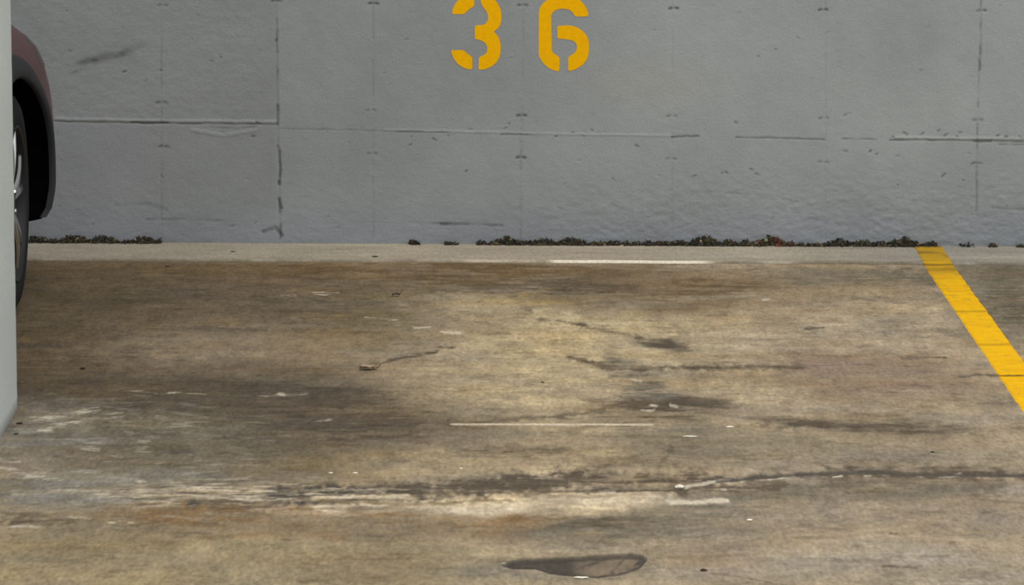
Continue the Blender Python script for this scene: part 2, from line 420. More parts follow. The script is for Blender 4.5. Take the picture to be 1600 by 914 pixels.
col = blend(col, (121, 123, 122), (1-sst(425, 440, px))*.4)  # left panel's own tone, darkened further to paint in light falling off
col = blend(col, (122, 127, 133), sst(300, 360, py)*.55)  # lower band painted darker and cooler, as if less lit
col = blend(col, (150, 142, 130), (1-sst(0, 1, np.hypot((px-1010)/160, (py-130)/60)))*.22)
col = blend(col, (128, 134, 142), (1-sst(0, 1, np.hypot((px-1440)/200, (py-60)/90)))*.3)
col = col*(1+(m1-.5)*.22+(m2-.5)*.10)[..., None]
DKP = (60, 63, 60)
brk = fbm(X*22, Zz*22, 67, 3, .6)
def groove(pts, hw, depth, k, br=.5, off=0):
    global col, H
    d = seg_dist(px+(fx-px)*.35, py+(fy-py)*.35, pts)
    m_ = 1-sst(hw*.5, hw*1.5, d)
    b_ = 1-br+br*2*sst(.35, .65, brk)
    col = blend(col, DKP, m_*k*b_*.8); H -= .6*depth*m_*np.clip(b_, 0, 1)
def ridge(pts, hw, h, k=.2):
    global col, H
    m_ = 1-sst(hw*.4, hw*1.5, seg_dist(px+(fx-px)*.4, py+(fy-py)*.4, pts))
    H += h*m_; col = blend(col, (160, 163, 160), m_*k)
groove([(431, -60), (432, 0), (433, 65)], 1.6, .002, .4, .7)
groove([(432, 62), (433, 82)], 1.8, .003, .65, .3)
groove([(433, 80), (434, 180)], 1.6, .002, .5, .5)
groove([(434, 165), (434, 195)], 2.3, .003, .7, .3)
groove([(434, 195), (435, 230)], 1.5, .002, .3, .6)
groove([(434, 228), (437, 236), (438, 262), (437, 286)], 2, .003, .75, .3)
groove([(436, 284), (437, 288)], 2.6, .004, .9, 0)
groove([(437, 288), (438, 372)], 1.9, .003, .5, .6)
groove([(436, 310), (440, 325)], 2.4, .003, .6, .4)
groove([(412, 362), (430, 355), (440, 368)], 3, .003, .5, .6)
groove([(60, 189), (110, 190), (205, 192), (330, 193), (432, 194.5)], 1.3, .003, .55, .35)
groove([(205, 191.5), (240, 192.5), (262, 192)], 1.7, .004, .75, .1)
ridge([(88, 186), (205, 188), (300, 189), (430, 190.5)], 2.2, .0018)
groove([(330, 199), (370, 201), (400, 199)], 1.6, .0015, .25, .5)
ridge([(300, 203), (350, 212), (400, 203)], 3, .0015, .1)
groove([(437, 201.5), (560, 203.5), (620, 205)], 1.1, .002, .38, .4)
ridge([(600, 203.5), (700, 205), (830, 208.5), (1050, 212)], 1.5, .0015, .16)
groove([(620, 206), (700, 207)], 1.1, .002, .3, .6)
groove([(783, 210), (825, 210.5)], 1.3, .003, .6, .2)
groove([(1050, 214.5), (1060, 213), (1092, 213.5)], 1.5, .003, .75, .1)
groove([(1150, 215), (1210, 215.5), (1288, 218)], 1.3, .003, .6, .2)
groove([(1315, 217), (1370, 218)], 1.1, .002, .45, .4)
groove([(1390, 219), (1440, 218.5), (1520, 220)], 1.4, .003, .5, .4)
groove([(1522, 220.5), (1548, 220)], 2, .004, .85, .1)
groove([(1548, 220), (1600, 222), (1700, 224)], 1.4, .003, .45, .5)
ridge([(1400, 215), (1600, 217)], 2, .002, .1)
groove([(1560, 226), (1640, 227)], 1.5, .002, .3, .6)
groove([(1534, -60), (1533, 0), (1530, 110), (1527, 200), (1525, 335)], 1.7, .0018, .28, .7)
groove([(1533, 30), (1531, 110)], 1.6, .002, .3, .6)
for xx, k in [(252, .10), (583, .12), (1050, .06), (1290, .07)]:
    groove([(xx, -60), (xx, 372)], 1.6, .001, k, .8)
groove([(818, -60), (816, 180), (813, 380)], 1.6, .001, .10, .8)
groove([(813, 180), (812, 375)], 1.5, .001, .12, .8)
for (x, y) in [(583, 5), (579, 172), (581, 240), (252, 160), (256, 229), (815, 180), (814, 246), (1052, 13), (1050, 181), (1048, 248), (1286, 15), (1287, 184), (1286, 253), (1534, 16), (1528, 187), (1526, 255), (816, 8), (254, 8), (432, 2)]:
    s_ = 1.35 if x in (252, 256, 1528) else 1
    groove([(x-7, y+1), (x-4, y)], 2.0*s_, .003, .55, .4); groove([(x+4, y), (x+7, y+1)], 2.0*s_, .003, .55, .4)
    groove([(x-6, y), (x+6, y)], 1.3*s_, .001, .25, .6)
rg = random.Random(5)
pits = [(1212, 77), (511, 207), (641, 226), (679, 218), (868, 213), (728, 267), (958, 280), (1402, 244), (1085, 275), (1128, 271), (1135, 270), (1321, 236), (1360, 236), (1370, 241), (1505, 282), (1474, 274), (1403, 289), (1183, 272), (1174, 265), (194, 112), (251, 110), (395, 213), (995, 228), (1185, 88), (402, 192), (1320, 180), (1150, 192), (1467, 204), (1478, 211), (1440, 209), (1415, 209), (1500, 207), (1495, 213), (1559, 212), (1572, 214), (1395, 214), (735, 202), (790, 200), (795, 193), (925, 203), (700, 212), (895, 207), (330, 95), (345, 90), (1595, 215)]
for x in range(45):
    pits.append((rg.uniform(90, 1600), rg.uniform(0, 370)))
for i, (x, y) in enumerate(pits):
    a = rg.uniform(-.9, .9); l = rg.uniform(.4, 2.6)
    groove([(x-l, y+a*l), (x+l, y-a*l)], rg.uniform(.9, 1.8) if i < 45 else rg.uniform(.7, 1.2), .003, .6 if i < 45 else .3, .3)
groove([(688, 350), (730, 350)], 2.4, .002, .6, .3); groove([(640, 348), (700, 350), (785, 353)], 2, .002, .3, .6)
groove([(230, 343), (300, 343), (345, 345)], 1.8, .0015, .22, .7)
groove([(180, 320), (230, 318), (260, 328)], 3, .001, .14, .7)
groove([(1090, 300), (1200, 305)], 1.3, .001, .15, .7); groove([(1550, 325), (1600, 328)], 2, .002, .15, .7)
# scuffed dark smudge, upper left
for cx, cy, rx, ry, k in [(152, 91, 30, 7, .75), (185, 85, 26, 6, .55), (212, 72, 26, 6, .22), (118, 112, 14, 2, .35)]:
    a = math.radians(-14); u = ((fx-cx)*math.cos(a)+(fy-cy)*math.sin(a))/rx; v = (-(fx-cx)*math.sin(a)+(fy-cy)*math.cos(a))/ry
    col = blend(col, (66, 68, 58), (1-sst(.1, 1.5, np.hypot(u, v)))*k*(.6+.8*sst(.3, .7, brk)))
# patchy darker tone along the very foot
col = blend(col, (78, 80, 76), sst(366, 384, py)*.35*sst(.35, .7, m2))
H = np.where((np.abs(X) > 2.2) | (Zz > 1.03), 0, H)
zone = np.ones_like(H)
for x0, x1 in ((700, 786), (836, 925)):      # keep the plaster flat under the stencilled digits
    zone *= 1-(px > x0-4)*(px < x1+4)*(py < 114)*(py > -60)*.85
col = np.clip(col, .01, .8)
wb = grid('wall_back', np.stack([X, -H*zone, Zz], -1), col, wall_mat, [(-8, .02, -.3, 8, .3, 3.1)])
tag(wb, 'grey painted concrete back wall with board joints and tie marks', kind='structure')

def box(bm, x0, y0, z0, x1, y1, z1):
    v = [bm.verts.new((x, y, z)) for z in (z0, z1) for y in (y0, y1) for x in (x0, x1)]
    for q in [(0, 2, 3, 1), (4, 5, 7, 6), (0, 1, 5, 4), (2, 6, 7, 3), (0, 4, 6, 2), (1, 3, 7, 5)]:
        bm.faces.new([v[i] for i in q])
# ------------------------------------------------------------------ pillar
pa = on_floor(24, 640); 
bm = bmesh.new()
prof = []
xr, yb, yf, xl = -1.2500, -2.80, -3.245, -1.455
def corner(cx, cy, r, a0, a1, n=7):
    return [(cx+r*math.cos(math.radians(a0+(a1-a0)*i/n)), cy+r*math.sin(math.radians(a0+(a1-a0)*i/n))) for i in range(n+1)]
r_ = .02
prof = corner(xr-r_, yb-r_, r_, 0, 90)+corner(xl+r_, yb-r_, r_, 90, 180)+corner(xl+r_, yf+r_, r_, 180, 270)+corner(xr-r_, yf+r_, r_, 270, 360)
NZ = 60
rings = []
rg = random.Random(3)
for k in range(NZ+1):
    z = -.01+2.915*k/NZ
    rings.append([bm.verts.new((x+(x-(xr+xl)/2)*0+rg.uniform(-.0008, .0008), y+rg.uniform(-.0008, .0008), z)) for x, y in prof])
n = len(prof)
for a, b in zip(rings[:-1], rings[1:]):
    for i in range(n):
        bm.faces.new((a[i], a[(i+1) % n], b[(i+1) % n], b[i]))
bm.faces.new(rings[0][::-1]); bm.faces.new(rings[-1])
p = obj('concrete_pillar', bm, pillar_mat, smooth=True)
tag(p, 'pale grey painted concrete pillar at the left edge in front of the red car', 'pillar', kind='structure')

# ------------------------------------------------------------------ yellow bay line
ys_ = np.concatenate([np.linspace(.0, STRIP_Y+.004, 50), np.linspace(STRIP_Y-.002, -4.0, 420), np.linspace(-4.05, -7, 10)])
us = np.linspace(0, 1, 24)
U, Y = np.meshgrid(us, ys_)
eL = 1.4715+(fbm(Y*26, Y*0, 71, 3)-.5)*.004+.004*sst(-.5, 0, Y); eR = 1.5715+(fbm(Y*26, Y*0+5, 72, 3)-.5)*.005
X = eL*(1-U)+eR*U
Tt = (Y-STRIP_Y)/(0-STRIP_Y)
Z = np.where(Y > STRIP_Y, .0035+np.clip(Tt, 0, 1)*.0055+.0022, .0030)
Z = Z+(fbm(X*30, Y*30, 73, 3)-.5)*.0004
Z[:, 0] -= .003; Z[:, -1] -= .003
px, py = project(X, Y, Z)
col = np.ones(X.shape+(3,))*lin((228, 174, 8))
n1 = fbm(X*10, Y*14, 74, 4, .6); n2 = fbm(X*30, Y*60, 75, 3)
col = blend(col, (216, 158, 4), sst(.4, .65, n1)*.5)
col = blend(col, (134, 108, 44), (1-sst(392, 450, py))*(.62+.38*sst(.35, .65, n1)))
col = blend(col, (160, 128, 40), .6*sst(.58, .7, n2)*(1-sst(400, 520, py)))
col = blend(col, (190, 150, 30), .45*sst(.55, .72, n2))
for yy, hw, k in [(587, 1.2, .9), (413, 1.6, .6), (486, 2, .35), (538, 2, .3), (421, 3, .35)]:
    col = blend(col, (84, 66, 26), (1-sst(hw*.5, hw*1.6, np.abs(py-yy+(n1-.5)*6)))*k)
ln = grid('bay_line', np.stack([X, Y, Z], -1), col, line_mat)
tag(ln, 'yellow painted parking bay line running from the wall across the floor', 'painted line')

# ------------------------------------------------------------------ stencilled bay number
THREE = [
 [(440, -48), (437, 20), (455, 62), (490, 105), (508, 148), (508, 182), (490, 222), (462, 240), (385, 245), (380, 260), (380, 375), (430, 383), (478, 410), (500, 450), (500, 492), (478, 524), (430, 545), (419, 560), (415, 668), (470, 668), (540, 640), (590, 600), (622, 535), (632, 455), (622, 390), (600, 345), (560, 303), (608, 270), (630, 222), (638, 152), (628, 90), (600, 30), (560, -15), (505, -42)],
 [(375, -48), (375, 58), (330, 85), (302, 110), (280, 135), (172, 136), (160, 125), (168, 85), (200, 22), (250, -20), (310, -42)],
 [(150, 485), (268, 480), (300, 510), (355, 550), (356, 662), (330, 668), (270, 650), (220, 620), (180, 568), (158, 520)]]
SIX = [
 [(995, 110), (994, 515), (1006, 560), (1040, 610), (1090, 655), (1150, 680), (1192, 685), (1196, 560), (1180, 540), (1140, 515), (1120, 490), (1114, 150), (1130, 115), (1170, 90), (1220, 82), (1280, 90), (1320, 115), (1343, 158), (1465, 158), (1472, 130), (1455, 80), (1420, 30), (1370, -15), (1310, -40), (1240, -48), (1170, -45), (1100, -20), (1040, 25), (1008, 68)],
 [(1172, 250), (1290, 243), (1360, 260), (1420, 300), (1460, 350), (1478, 410), (1478, 490), (1460, 570), (1420, 620), (1360, 660), (1300, 682), (1278, 675), (1276, 550), (1310, 530), (1350, 500), (1364, 450), (1350, 410), (1310, 385), (1240, 375), (1175, 370)]]
def smooth_poly(p):
    out = []; n = len(p)
    for i in range(n):
        a, b = Vector(p[i]), Vector(p[(i+1) % n]); d = (b-a).length
        k = min(.25, 9/d) if d > 0 else .25
        out += [a.lerp(b, k), a.lerp(b, 1-k)]
    return out
def digit(pieces, label):
    bm = bmesh.new()
    for pc in pieces:
        pts = [on_wall(680+v.x/6.154, v.y/6.154) for v in smooth_poly(pc)]
        f0 = bm.faces.new([bm.verts.new((q.x, -.0012, q.z)) for q in pts])
        r = bmesh.ops.extrude_face_region(bm, geom=[f0])
        for v in r['geom']:
            if isinstance(v, bmesh.types.BMVert): v.co.y = .003
    bmesh.ops.recalc_face_normals(bm, faces=bm.faces[:])
    o = obj('painted_digit', bm, digit_mat)
    tag(o, label, 'painted digit', 'stencilled bay number')
    return o
digit(THREE, 'yellow stencilled 3, the open rounded left digit on the grey wall')
digit(SIX, 'yellow stencilled 6 with a closed lower bowl, the right digit on the grey wall')

# ------------------------------------------------------------------ leaf litter along the foot of the wall
lit_mats = [mat('litter_dark', tuple(lin((48, 42, 28))), .9), mat('litter_black', tuple(lin((34, 30, 22))), .9),
            mat('litter_green', tuple(lin((64, 62, 40))), .9), mat('litter_brown', tuple(lin((104, 80, 52))), .85),
            mat('litter_tan', tuple(lin((158, 140, 108))), .85), mat('litter_red', tuple(lin((92, 48, 34))), .85)]
def litter(segs, name, label, seed):
    rg = random.Random(seed); bm = bmesh.new()
    for x0, x1, cnt, hpx in segs:
        for i in range(cnt):
            u = rg.random(); x = x0+(x1-x0)*u
            env = .25+.45*abs(math.sin(x*.09)+math.sin(x*.031+2))+.25*math.sin(x*.37)**2
            if rg.random() > env*1.5: continue
            h = hpx*1.15/464*env*rg.random()**1.4
            base = on_wall(x, 381)
            c = Vector((base.x, -.006-rg.random()*.022*(1-h/.03), .009+h*.9))
            s_ = rg.uniform(.0035, .0105); R_ = Matrix.Rotation(rg.uniform(0, 6.28), 3, Vector((rg.gauss(0, 1), rg.gauss(0, 1), rg.gauss(0, 1))).normalized())
            L = [(-1, 0, .2), (-.3, .55, 0), (.5, .4, .15), (1, 0, .35), (.4, -.5, .1), (-.4, -.45, 0)]
            mi = rg.choices(range(6), (7, 8, 5, .9, .3, .1))[0]
            if 1205 < x < 1235 and rg.random() < .4: mi = 5
            top = [bm.verts.new(c+R_@Vector(q)*s_+Vector((0, 0, 0))) for q in L]
            bot = [bm.verts.new(v.co+R_@Vector((0, 0, -.22))*s_) for v in top]
            fs = [bm.faces.new(top), bm.faces.new(bot[::-1])]+[bm.faces.new((top[k], bot[k], bot[(k+1) % 6], top[(k+1) % 6])) for k in range(6)]
            for f_ in fs: f_.material_index = mi
    for v in bm.verts:
        v.co.y = min(v.co.y, -.002); v.co.z = max(v.co.z, .006)
    o = obj(name, bm, lit_mats); tag(o, label, 'leaf litter', kind='stuff')
litter([(46, 110, 190, 9), (95, 180, 320, 10), (170, 232, 170, 7), (215, 252, 170, 9)], 'leaf_litter', 'dark dry leaf litter at the wall foot beside the car', 1)
litter([(640, 656, 30, 6), (696, 716, 40, 5), (745, 800, 140, 7), (790, 870, 380, 10), (860, 980, 420, 8), (980, 1010, 30, 4), (1010, 1110, 380, 10), (1100, 1240, 640, 11), (1235, 1300, 180, 6), (1300, 1330, 90, 9), (1330, 1400, 300, 11), (1400, 1462, 230, 10), (1500, 1520, 14, 4), (1540, 1556, 22, 5), (1588, 1610, 50, 6)],
       'leaf_litter', 'long dark line of leaf litter at the wall foot below the number and up to the yellow line', 2)

# ------------------------------------------------------------------ small bits lying on the floor
chip_w = noisy(mat('chip_white', tuple(lin((232, 226, 210))), .7), scale=200, amount=.1)
chip_d = noisy(mat('chip_dark', tuple(lin((46, 38, 30))), .9), scale=200, amount=.2)
leaf_b = noisy(mat('leaf_brown', tuple(lin((150, 128, 104))), .8), scale=150, amount=.2)
leaf_u = noisy(mat('leaf_dark', tuple(lin((70, 56, 42))), .85), scale=150, amount=.2)
def lump(name, x, y, wpx, hpx, hgt, m, label, cat, seed, z0=0.0, group=None):
    """irregular flattened pebble or flake, wpx by hpx seen in the photo"""
    p = on_floor(x, y, z0); rg = random.Random(seed)
    k = (CD+p.y)/FPX; a = wpx*k/2; b = max(hpx*k/2*4.2-hgt*2, .004)
    bm = bmesh.new(); bmesh.ops.create_icosphere(bm, subdivisions=2, radius=1)
    ph = [rg.uniform(0, 6.28) for _ in range(6)]
    for v in bm.verts:
        t = math.atan2(v.co.y, v.co.x); r = 1+.22*math.sin(2*t+ph[0])+.16*math.sin(3*t+ph[1])+.1*math.sin(5*t+ph[2])
        v.co = Vector((v.co.x*a*r, v.co.y*b*r, (v.co.z+.15*math.sin(4*v.co.x+ph[3]))*hgt/2))
        v.co.z = max(v.co.z, -hgt*.35)
    o = obj(name, bm, m); o.location = (p.x, p.y, z0+hgt*.35+.0008)
    tag(o, label, cat, group)
    return o
W0 = 'white chip'
lump('pebble', 1062, 763, 13, 4.5, .010, chip_w, 'round white pebble at the left end of the pale crack', 'pebble', 1)
lump('paint_chip', 1140, 668, 13, 3, .004, chip_w, 'small white chip on the grey stain right of the straight pale line', 'chip', 2)
lump('twig', 1078, 683, 19, 3, .004, chip_w, 'pale slender sliver below the right end of the straight pale line', 'twig', 3)
lump('paint_chip', 1171, 814, 8, 3.5, .005, chip_w, 'tiny white chip alone on the floor below the pale crack', 'chip', 4)
lump('paint_chip', 517, 740, 8, 2.6, .003, chip_w, 'left one of two tiny white chips above the long dark stain', 'chip', 5)
lump('paint_chip', 555, 740, 10, 2.6, .003, chip_w, 'right one of two tiny white chips above the long dark stain', 'chip', 6)
lump('paint_chip', 720, 733, 5, 3, .003, chip_w, 'tiny pale chip alone in the tan area above the middle of the dark stain', 'chip', 7)
lump('paint_chip', 908, 904, 20, 4, .005, chip_w, 'white chip on the lower rim of the sunken dark patch', 'chip', 8)
lump('debris_bit', 129, 577, 9, 4, .006, chip_d, 'small black bit on the brown floor right of the pillar', 'debris', 9)
lump('debris_bit', 1099, 892, 12, 3.5, .005, chip_d, 'small dark bit on the floor right of the sunken patch', 'debris', 10)
lump('debris_bit', 364, 394, 7, 2.5, .004, chip_d, 'dark speck on the pale strip, left of the other speck', 'debris', 11, .005)
lump('debris_bit', 586, 401.5, 9, 2.2, .004, chip_d, 'dark flake on the pale strip below the faint wall seam', 'debris', 12, .005)
lump('debris_bit', 262, 417, 7, 2.2, .004, chip_d, 'dark speck just below the pale strip on the left', 'debris', 13)
lump('debris_bit', 31, 663, 9, 3.5, .006, chip_d, 'dark crumb close to the foot of the pillar, upper of two', 'debris', 14)
lump('debris_bit', 25, 679, 8, 2, .004, chip_d, 'dark thin crumb at the front foot of the pillar, lower of two', 'debris', 15)
lump('debris_bit', 1457, 707, 6, 2, .003, chip_d, 'tiny dark crumb above the right part of the long crack', 'debris', 16)
lump('debris_bit', 848, 598, 6, 2.5, .003, chip_d, 'tiny dark crumb on the light tan floor above the straight pale line', 'debris', 17)

def leaf(x, y, L, Wd, m, label, seed, rz, curl=.35, lift=.004):
    """a curled dry leaf: ribbed blade and stalk"""
    p = on_floor(x, y); t = empty('dried_leaf', (p.x, p.y, .0016), rz); tag(t, label, 'leaf')
    bm = bmesh.new(); n, k = 12, 6; rg = random.Random(seed); g = []
    for i in range(n+1):
        u = i/n; hw = Wd*math.sin(PI*min(1, u*.93+.05))**.7*(1+.15*math.sin(9*u+seed)); row = []
        for j in range(-k, k+1):
            v = j/k
            row.append((L*(u-.5), hw*v, .003+lift*math.sin(u*PI)+curl*Wd*v*v*(1+.4*math.sin(7*u+seed))+.0012*math.sin(14*u+5*v)))
        g.append(row)
    top = [[bm.verts.new(q) for q in r] for r in g]; bot = [[bm.verts.new((q[0], q[1], q[2]-.0012)) for q in r] for r in g]
    for i in range(n):
        for j in range(2*k):
            bm.faces.new((top[i][j], top[i+1][j], top[i+1][j+1], top[i][j+1])); bm.faces.new((bot[i][j], bot[i][j+1], bot[i+1][j+1], bot[i+1][j]))
    for i in range(n):
        bm.faces.new((top[i][0], bot[i][0], bot[i+1][0], top[i+1][0])); bm.faces.new((top[i][-1], top[i+1][-1], bot[i+1][-1], bot[i][-1]))
    for j in range(2*k):
        bm.faces.new((top[0][j], top[0][j+1], bot[0][j+1], bot[0][j])); bm.faces.new((top[-1][j], bot[-1][j], bot[-1][j+1], top[-1][j+1]))
    obj('leaf_blade', bm, m, t, True)
    bm = bmesh.new(); pts = [Vector((L*.46, 0, .004)), Vector((L*.62, .004, .007)), Vector((L*.74, .003, .014)), Vector((L*.8, 0, .021))]
    prev = None
    for q in pts:
        ring = [bm.verts.new(q+Vector((0, .0018*math.cos(a), .0018*math.sin(a)))) for a in (0, 1.26, 2.51, 3.77, 5.03)]
        if prev:
            for i in range(5): bm.faces.new((prev[i], prev[(i+1) % 5], ring[(i+1) % 5], ring[i]))
        else: bm.faces.new(ring[::-1])
        prev = ring
    bm.faces.new(prev)
    obj('leaf_stalk', bm, leaf_u, t, True)
leaf(575, 578, .048, .017, leaf_b, 'curled pinkish brown dry leaf lying at the end of the dark scratch', 1, -.1)
leaf(619, 463, .026, .008, leaf_u, 'small dark dry leaf on the brown band near the pale strip', 2, .3)

# ------------------------------------------------------------------ the red car
paint = mat('maroon_paint', tuple(lin((72, 28, 31))), .35, .1, .15, spec=.3)
paint.node_tree.nodes['Principled BSDF'].inputs['Coat Roughness'].default_value = .12
plastic = noisy(mat('black_cladding', tuple(lin((44, 45, 47))), .75, spec=.2), scale=300, amount=.1, bump=.0004, bscale=500)
black = mat('wheel_well_black', (.002, .002, .0022), 1, spec=0)
rubber = noisy(mat('tyre_rubber', (.012, .012, .013), .85, spec=.15), scale=100, amount=.2)
alloy = mat('alloy_bright', (.62, .62, .62), .22, 1)
alloy_d = mat('alloy_dark', (.022, .022, .024), .5, .3, spec=.2)
glass = mat('tinted_glass', (.012, .014, .016), .06, 0, 1)
lens = mat('lamp_lens', tuple(lin((62, 50, 50))), .35, 0, .1, spec=.25)
redlens = mat('red_lens', (.35, .01, .01), .15, 0, 1)
CA = math.radians(4.5)
car = empty('car', (-2.261, -1.307, 0), -CA)
tag(car, 'dark red car with black wheel arches parked nose to the wall behind the pillar', 'car')
# local frame: x to the car's right, y forward (towards the wall), front axle at y = 0
def interp(t, tab):
    xs_ = [a for a, _ in tab]; return float(np.interp(t, xs_, [b for _, b in tab]))
HW = [(-3.5, .66), (-3.45, .74), (-3.3, .82), (-3.1, .86), (-2.6, .874), (-1.6, .878), (0, .873), (.42, .871), (.50, .868), (.60, .853), (.68, .82), (.76, .775), (.82, .69), (.87, .56), (.90, .40)]
ZT = [(-3.5, .82), (-3.45, .93), (-3.3, 1.0), (-.55, 1.03), (-.4, 1.02), (0, .975), (.3, .945), (.5, .915), (.65, .885), (.76, .84), (.83, .77), (.87, .70), (.90, .60)]
ZB = [(-3.5, .42), (-3.42, .30), (-3.2, .22), (.1, .21), (.4, .215), (.75, .225), (.85, .245), (.90, .33)]
def section(u):
    w_ = interp(u, HW); zt = interp(u, ZT); zb = interp(u, ZB)
    k = (zt-zb)/(.95-.2)
    return [(0, zt), (.4*w_, zt-.006), (.66*w_, zt-.022*k), (w_-.185, zt-.048*k), (w_-.125, zt-.082*k), (w_-.085, zt-.115*k), (w_-.052, zt-.155*k), (w_-.028, zt-.215*k), (w_-.012, zt-.29*k),
            (w_-.003, zt-.37*k), (w_, zt-.45*k), (w_-.003, zb+.12*k), (w_-.014, zb+.05*k), (w_-.035, zb+.012), (w_-.09, zb), (w_*.5, zb), (0, zb)]
def side_v(u, z):
    s_ = section(u)[3:14]
    return float(np.interp(z, [q[1] for q in s_][::-1], [q[0] for q in s_][::-1]))
us_ = [-3.5, -3.48, -3.45, -3.4, -3.3, -3.2]+[-3.1+.1*i for i in range(32)]+[.1+.04*i for i in range(17)]+[.78, .80, .82, .84, .855, .87, .885, .895, .90]
us_ = sorted(set(round(u, 4) for u in us_ if u <= .9))
bm = bmesh.new(); rings = []
for u in us_:
    s_ = section(u); full = s_+[(-a, b) for a, b in s_[-2:0:-1]]
    rings.append([bm.verts.new((a, u, b)) for a, b in full])
n = len(rings[0])
for a, b in zip(rings[:-1], rings[1:]):
    for i in range(n): bm.faces.new((a[i], b[i], b[(i+1) % n], a[(i+1) % n]))
bm.faces.new(rings[0]); bm.faces.new(rings[-1][::-1])
bmesh.ops.recalc_face_normals(bm, faces=bm.faces[:])
body = obj('body', bm, [paint, black], car)
WR, AR, AY = .345, .392, .484
for yy in (0, -2.62):
    for sx in (-1, 1):
        bm = bmesh.new()
        bmesh.ops.create_cone(bm, cap_ends=True, segments=72, radius1=AR, radius2=AR, depth=.42)
        for v in bm.verts: v.co.y *= AY/AR
        me = bpy.data.meshes.new('well'); bm.to_mesh(me); bm.free(); me.materials.append(paint); me.materials.append(black)
        for f_ in me.polygons: f_.material_index = 1
        cu = bpy.data.objects.new('well', me); C.objects.link(cu); cu.parent = car
        cu.rotation_euler = (0, PI/2, 0); cu.location = (sx*.78, yy, WR+.0)
        md = body.modifiers.new('b', 'BOOLEAN'); md.operation = 'DIFFERENCE'; md.solver = 'EXACT'; md.object = cu
bpy.context.view_layer.update()
dg = bpy.context.evaluated_depsgraph_get()
nm = bpy.data.meshes.new_from_object(body.evaluated_get(dg))
body.modifiers.clear(); body.data = nm; nm.name = 'body'
for o in [o for o in bpy.data.objects if o.name.startswith('well')]: bpy.data.objects.remove(o)
nm.polygons.foreach_set('use_smooth', [True]*len(nm.polygons))
nm.set_sharp_from_angle(angle=math.radians(35)) if hasattr(nm, 'set_sharp_from_angle') else None

# arch cladding: a band that follows the body side around each wheel opening
def arch(yc, sx):
    bm = bmesh.new(); rows = []
    NA = 56
    for i in range(NA+1):
        a = math.radians(-20+220*i/NA); row = []
        wd = .012+.052*max(0, math.sin(a))**1.5
        for (t, off) in [(-.010, -.008), (-.010, .004), (0, .010), (.35*wd, .012), (wd*.8, .010), (wd*.97, .007), (wd, -.008)]:
            u = yc+(AY+t*.8)*math.cos(a); z = WR+(AR+t)*math.sin(a); z = max(z, .235)
            row.append(bm.verts.new((sx*(side_v(u, z)+off), u, z)))
        rows.append(row)
    for a, b in zip(rows[:-1], rows[1:]):
        for i in range(len(a)-1): bm.faces.new((a[i], a[i+1], b[i+1], b[i]))
    bmesh.ops.recalc_face_normals(bm, faces=bm.faces[:])
    obj('wheel_arch_trim', bm, plastic, car, True)
for yc in (0, -2.62):
    for sx in (-1, 1): arch(yc, sx)
# sill cladding
def panel(name, u0, u1, z0, z1, off, m, parent, sx=1, nu=20, nz=8, lab=None):
    bm = bmesh.new(); rows = []
    for i in range(nu+1):
        u = u0+(u1-u0)*i/nu; rows.append([])
        for j in range(nz+1):
            z = z0+(z1-z0)*j/nz; e = off if 0 < i < nu and 0 < j < nz else -.004
            rows[-1].append(bm.verts.new((sx*(side_v(u, z)+e), u, z)))
    for a, b in zip(rows[:-1], rows[1:]):
        for i in range(nz): bm.faces.new((a[i], a[i+1], b[i+1], b[i]))
    bmesh.ops.recalc_face_normals(bm, faces=bm.faces[:])
    o = obj(name, bm, m, parent, True)
    if lab: o['label'] = lab
    return o
for sx in (-1, 1):
    panel('sill_trim', -2.2, -.42, .225, .33, .012, plastic, car, sx)
    for u0, u1 in ((-1.28, -.42), (-2.2, -1.30)):
        d = panel('door', u0, u1, .34, .93, .004, paint, car, sx, 24, 16)
        bm = bmesh.new(); box(bm, -.012, -.09, -.014, .022, .09, .014); bmesh.ops.bevel(bm, geom=bm.edges[:], offset=.008, segments=2)
        hd = obj('door_handle', bm, paint, d); hd.location = (sx*(side_v(u0+.16, .84)+.012), u0+.16, .84)
# headlamps wrap over the front corners, lamps at the tail
def lamp_shell(name, u0, u1, f0, f1, m, sx, off=.003):
    """patch of the body surface between section parameters f0..f1"""
    bm = bmesh.new(); rows = []
    for i in range(15):
        u = u0+(u1-u0)*i/14; s_ = section(u); rows.append([])
        lo = f0+(f1-f0)*.45*(1-i/14)           # the wedge narrows rearwards
        for j in range(11):
            t = lo+(f1-lo)*j/10; k = int(min(t, len(s_)-1.001)); q = t-k
            a = s_[k][0]*(1-q)+s_[k+1][0]*q; b = s_[k][1]*(1-q)+s_[k+1][1]*q
            e = off if 0 < i < 14 and 0 < j < 10 else -.002
            rows[-1].append(bm.verts.new((sx*(a+e*.8), u+e*.4, b+e*.6)))
    for a, b in zip(rows[:-1], rows[1:]):
        for i in range(10): bm.faces.new((a[i], a[i+1], b[i+1], b[i]))
    bmesh.ops.recalc_face_normals(bm, faces=bm.faces[:])
    return obj(name, bm, m, car, True)
for sx in (-1, 1):
    lamp_shell('headlamp', .42, .86, 3.4, 7.2, lens, sx)
    lamp_shell('tail_lamp', -3.46, -3.26, 3.5, 9, redlens, sx)
# grille and number plate recess on the nose, front fog trim
bm = bmesh.new(); rows = []
for i in range(21):
    v = -.42+.84*i/20; rows.append([])
    for z in (.36, .42, .50, .58, .64):
        # nose position at this width
        u = .9
        while u > .5 and interp(u, HW) < abs(v)+.02: u -= .005
        rows[-1].append(bm.verts.new((v, u+.008, z)))
for a, b in zip(rows[:-1], rows[1:]):
    for i in range(4): bm.faces.new((a[i], a[i+1], b[i+1], b[i]))
obj('grille', bm, plastic, car)
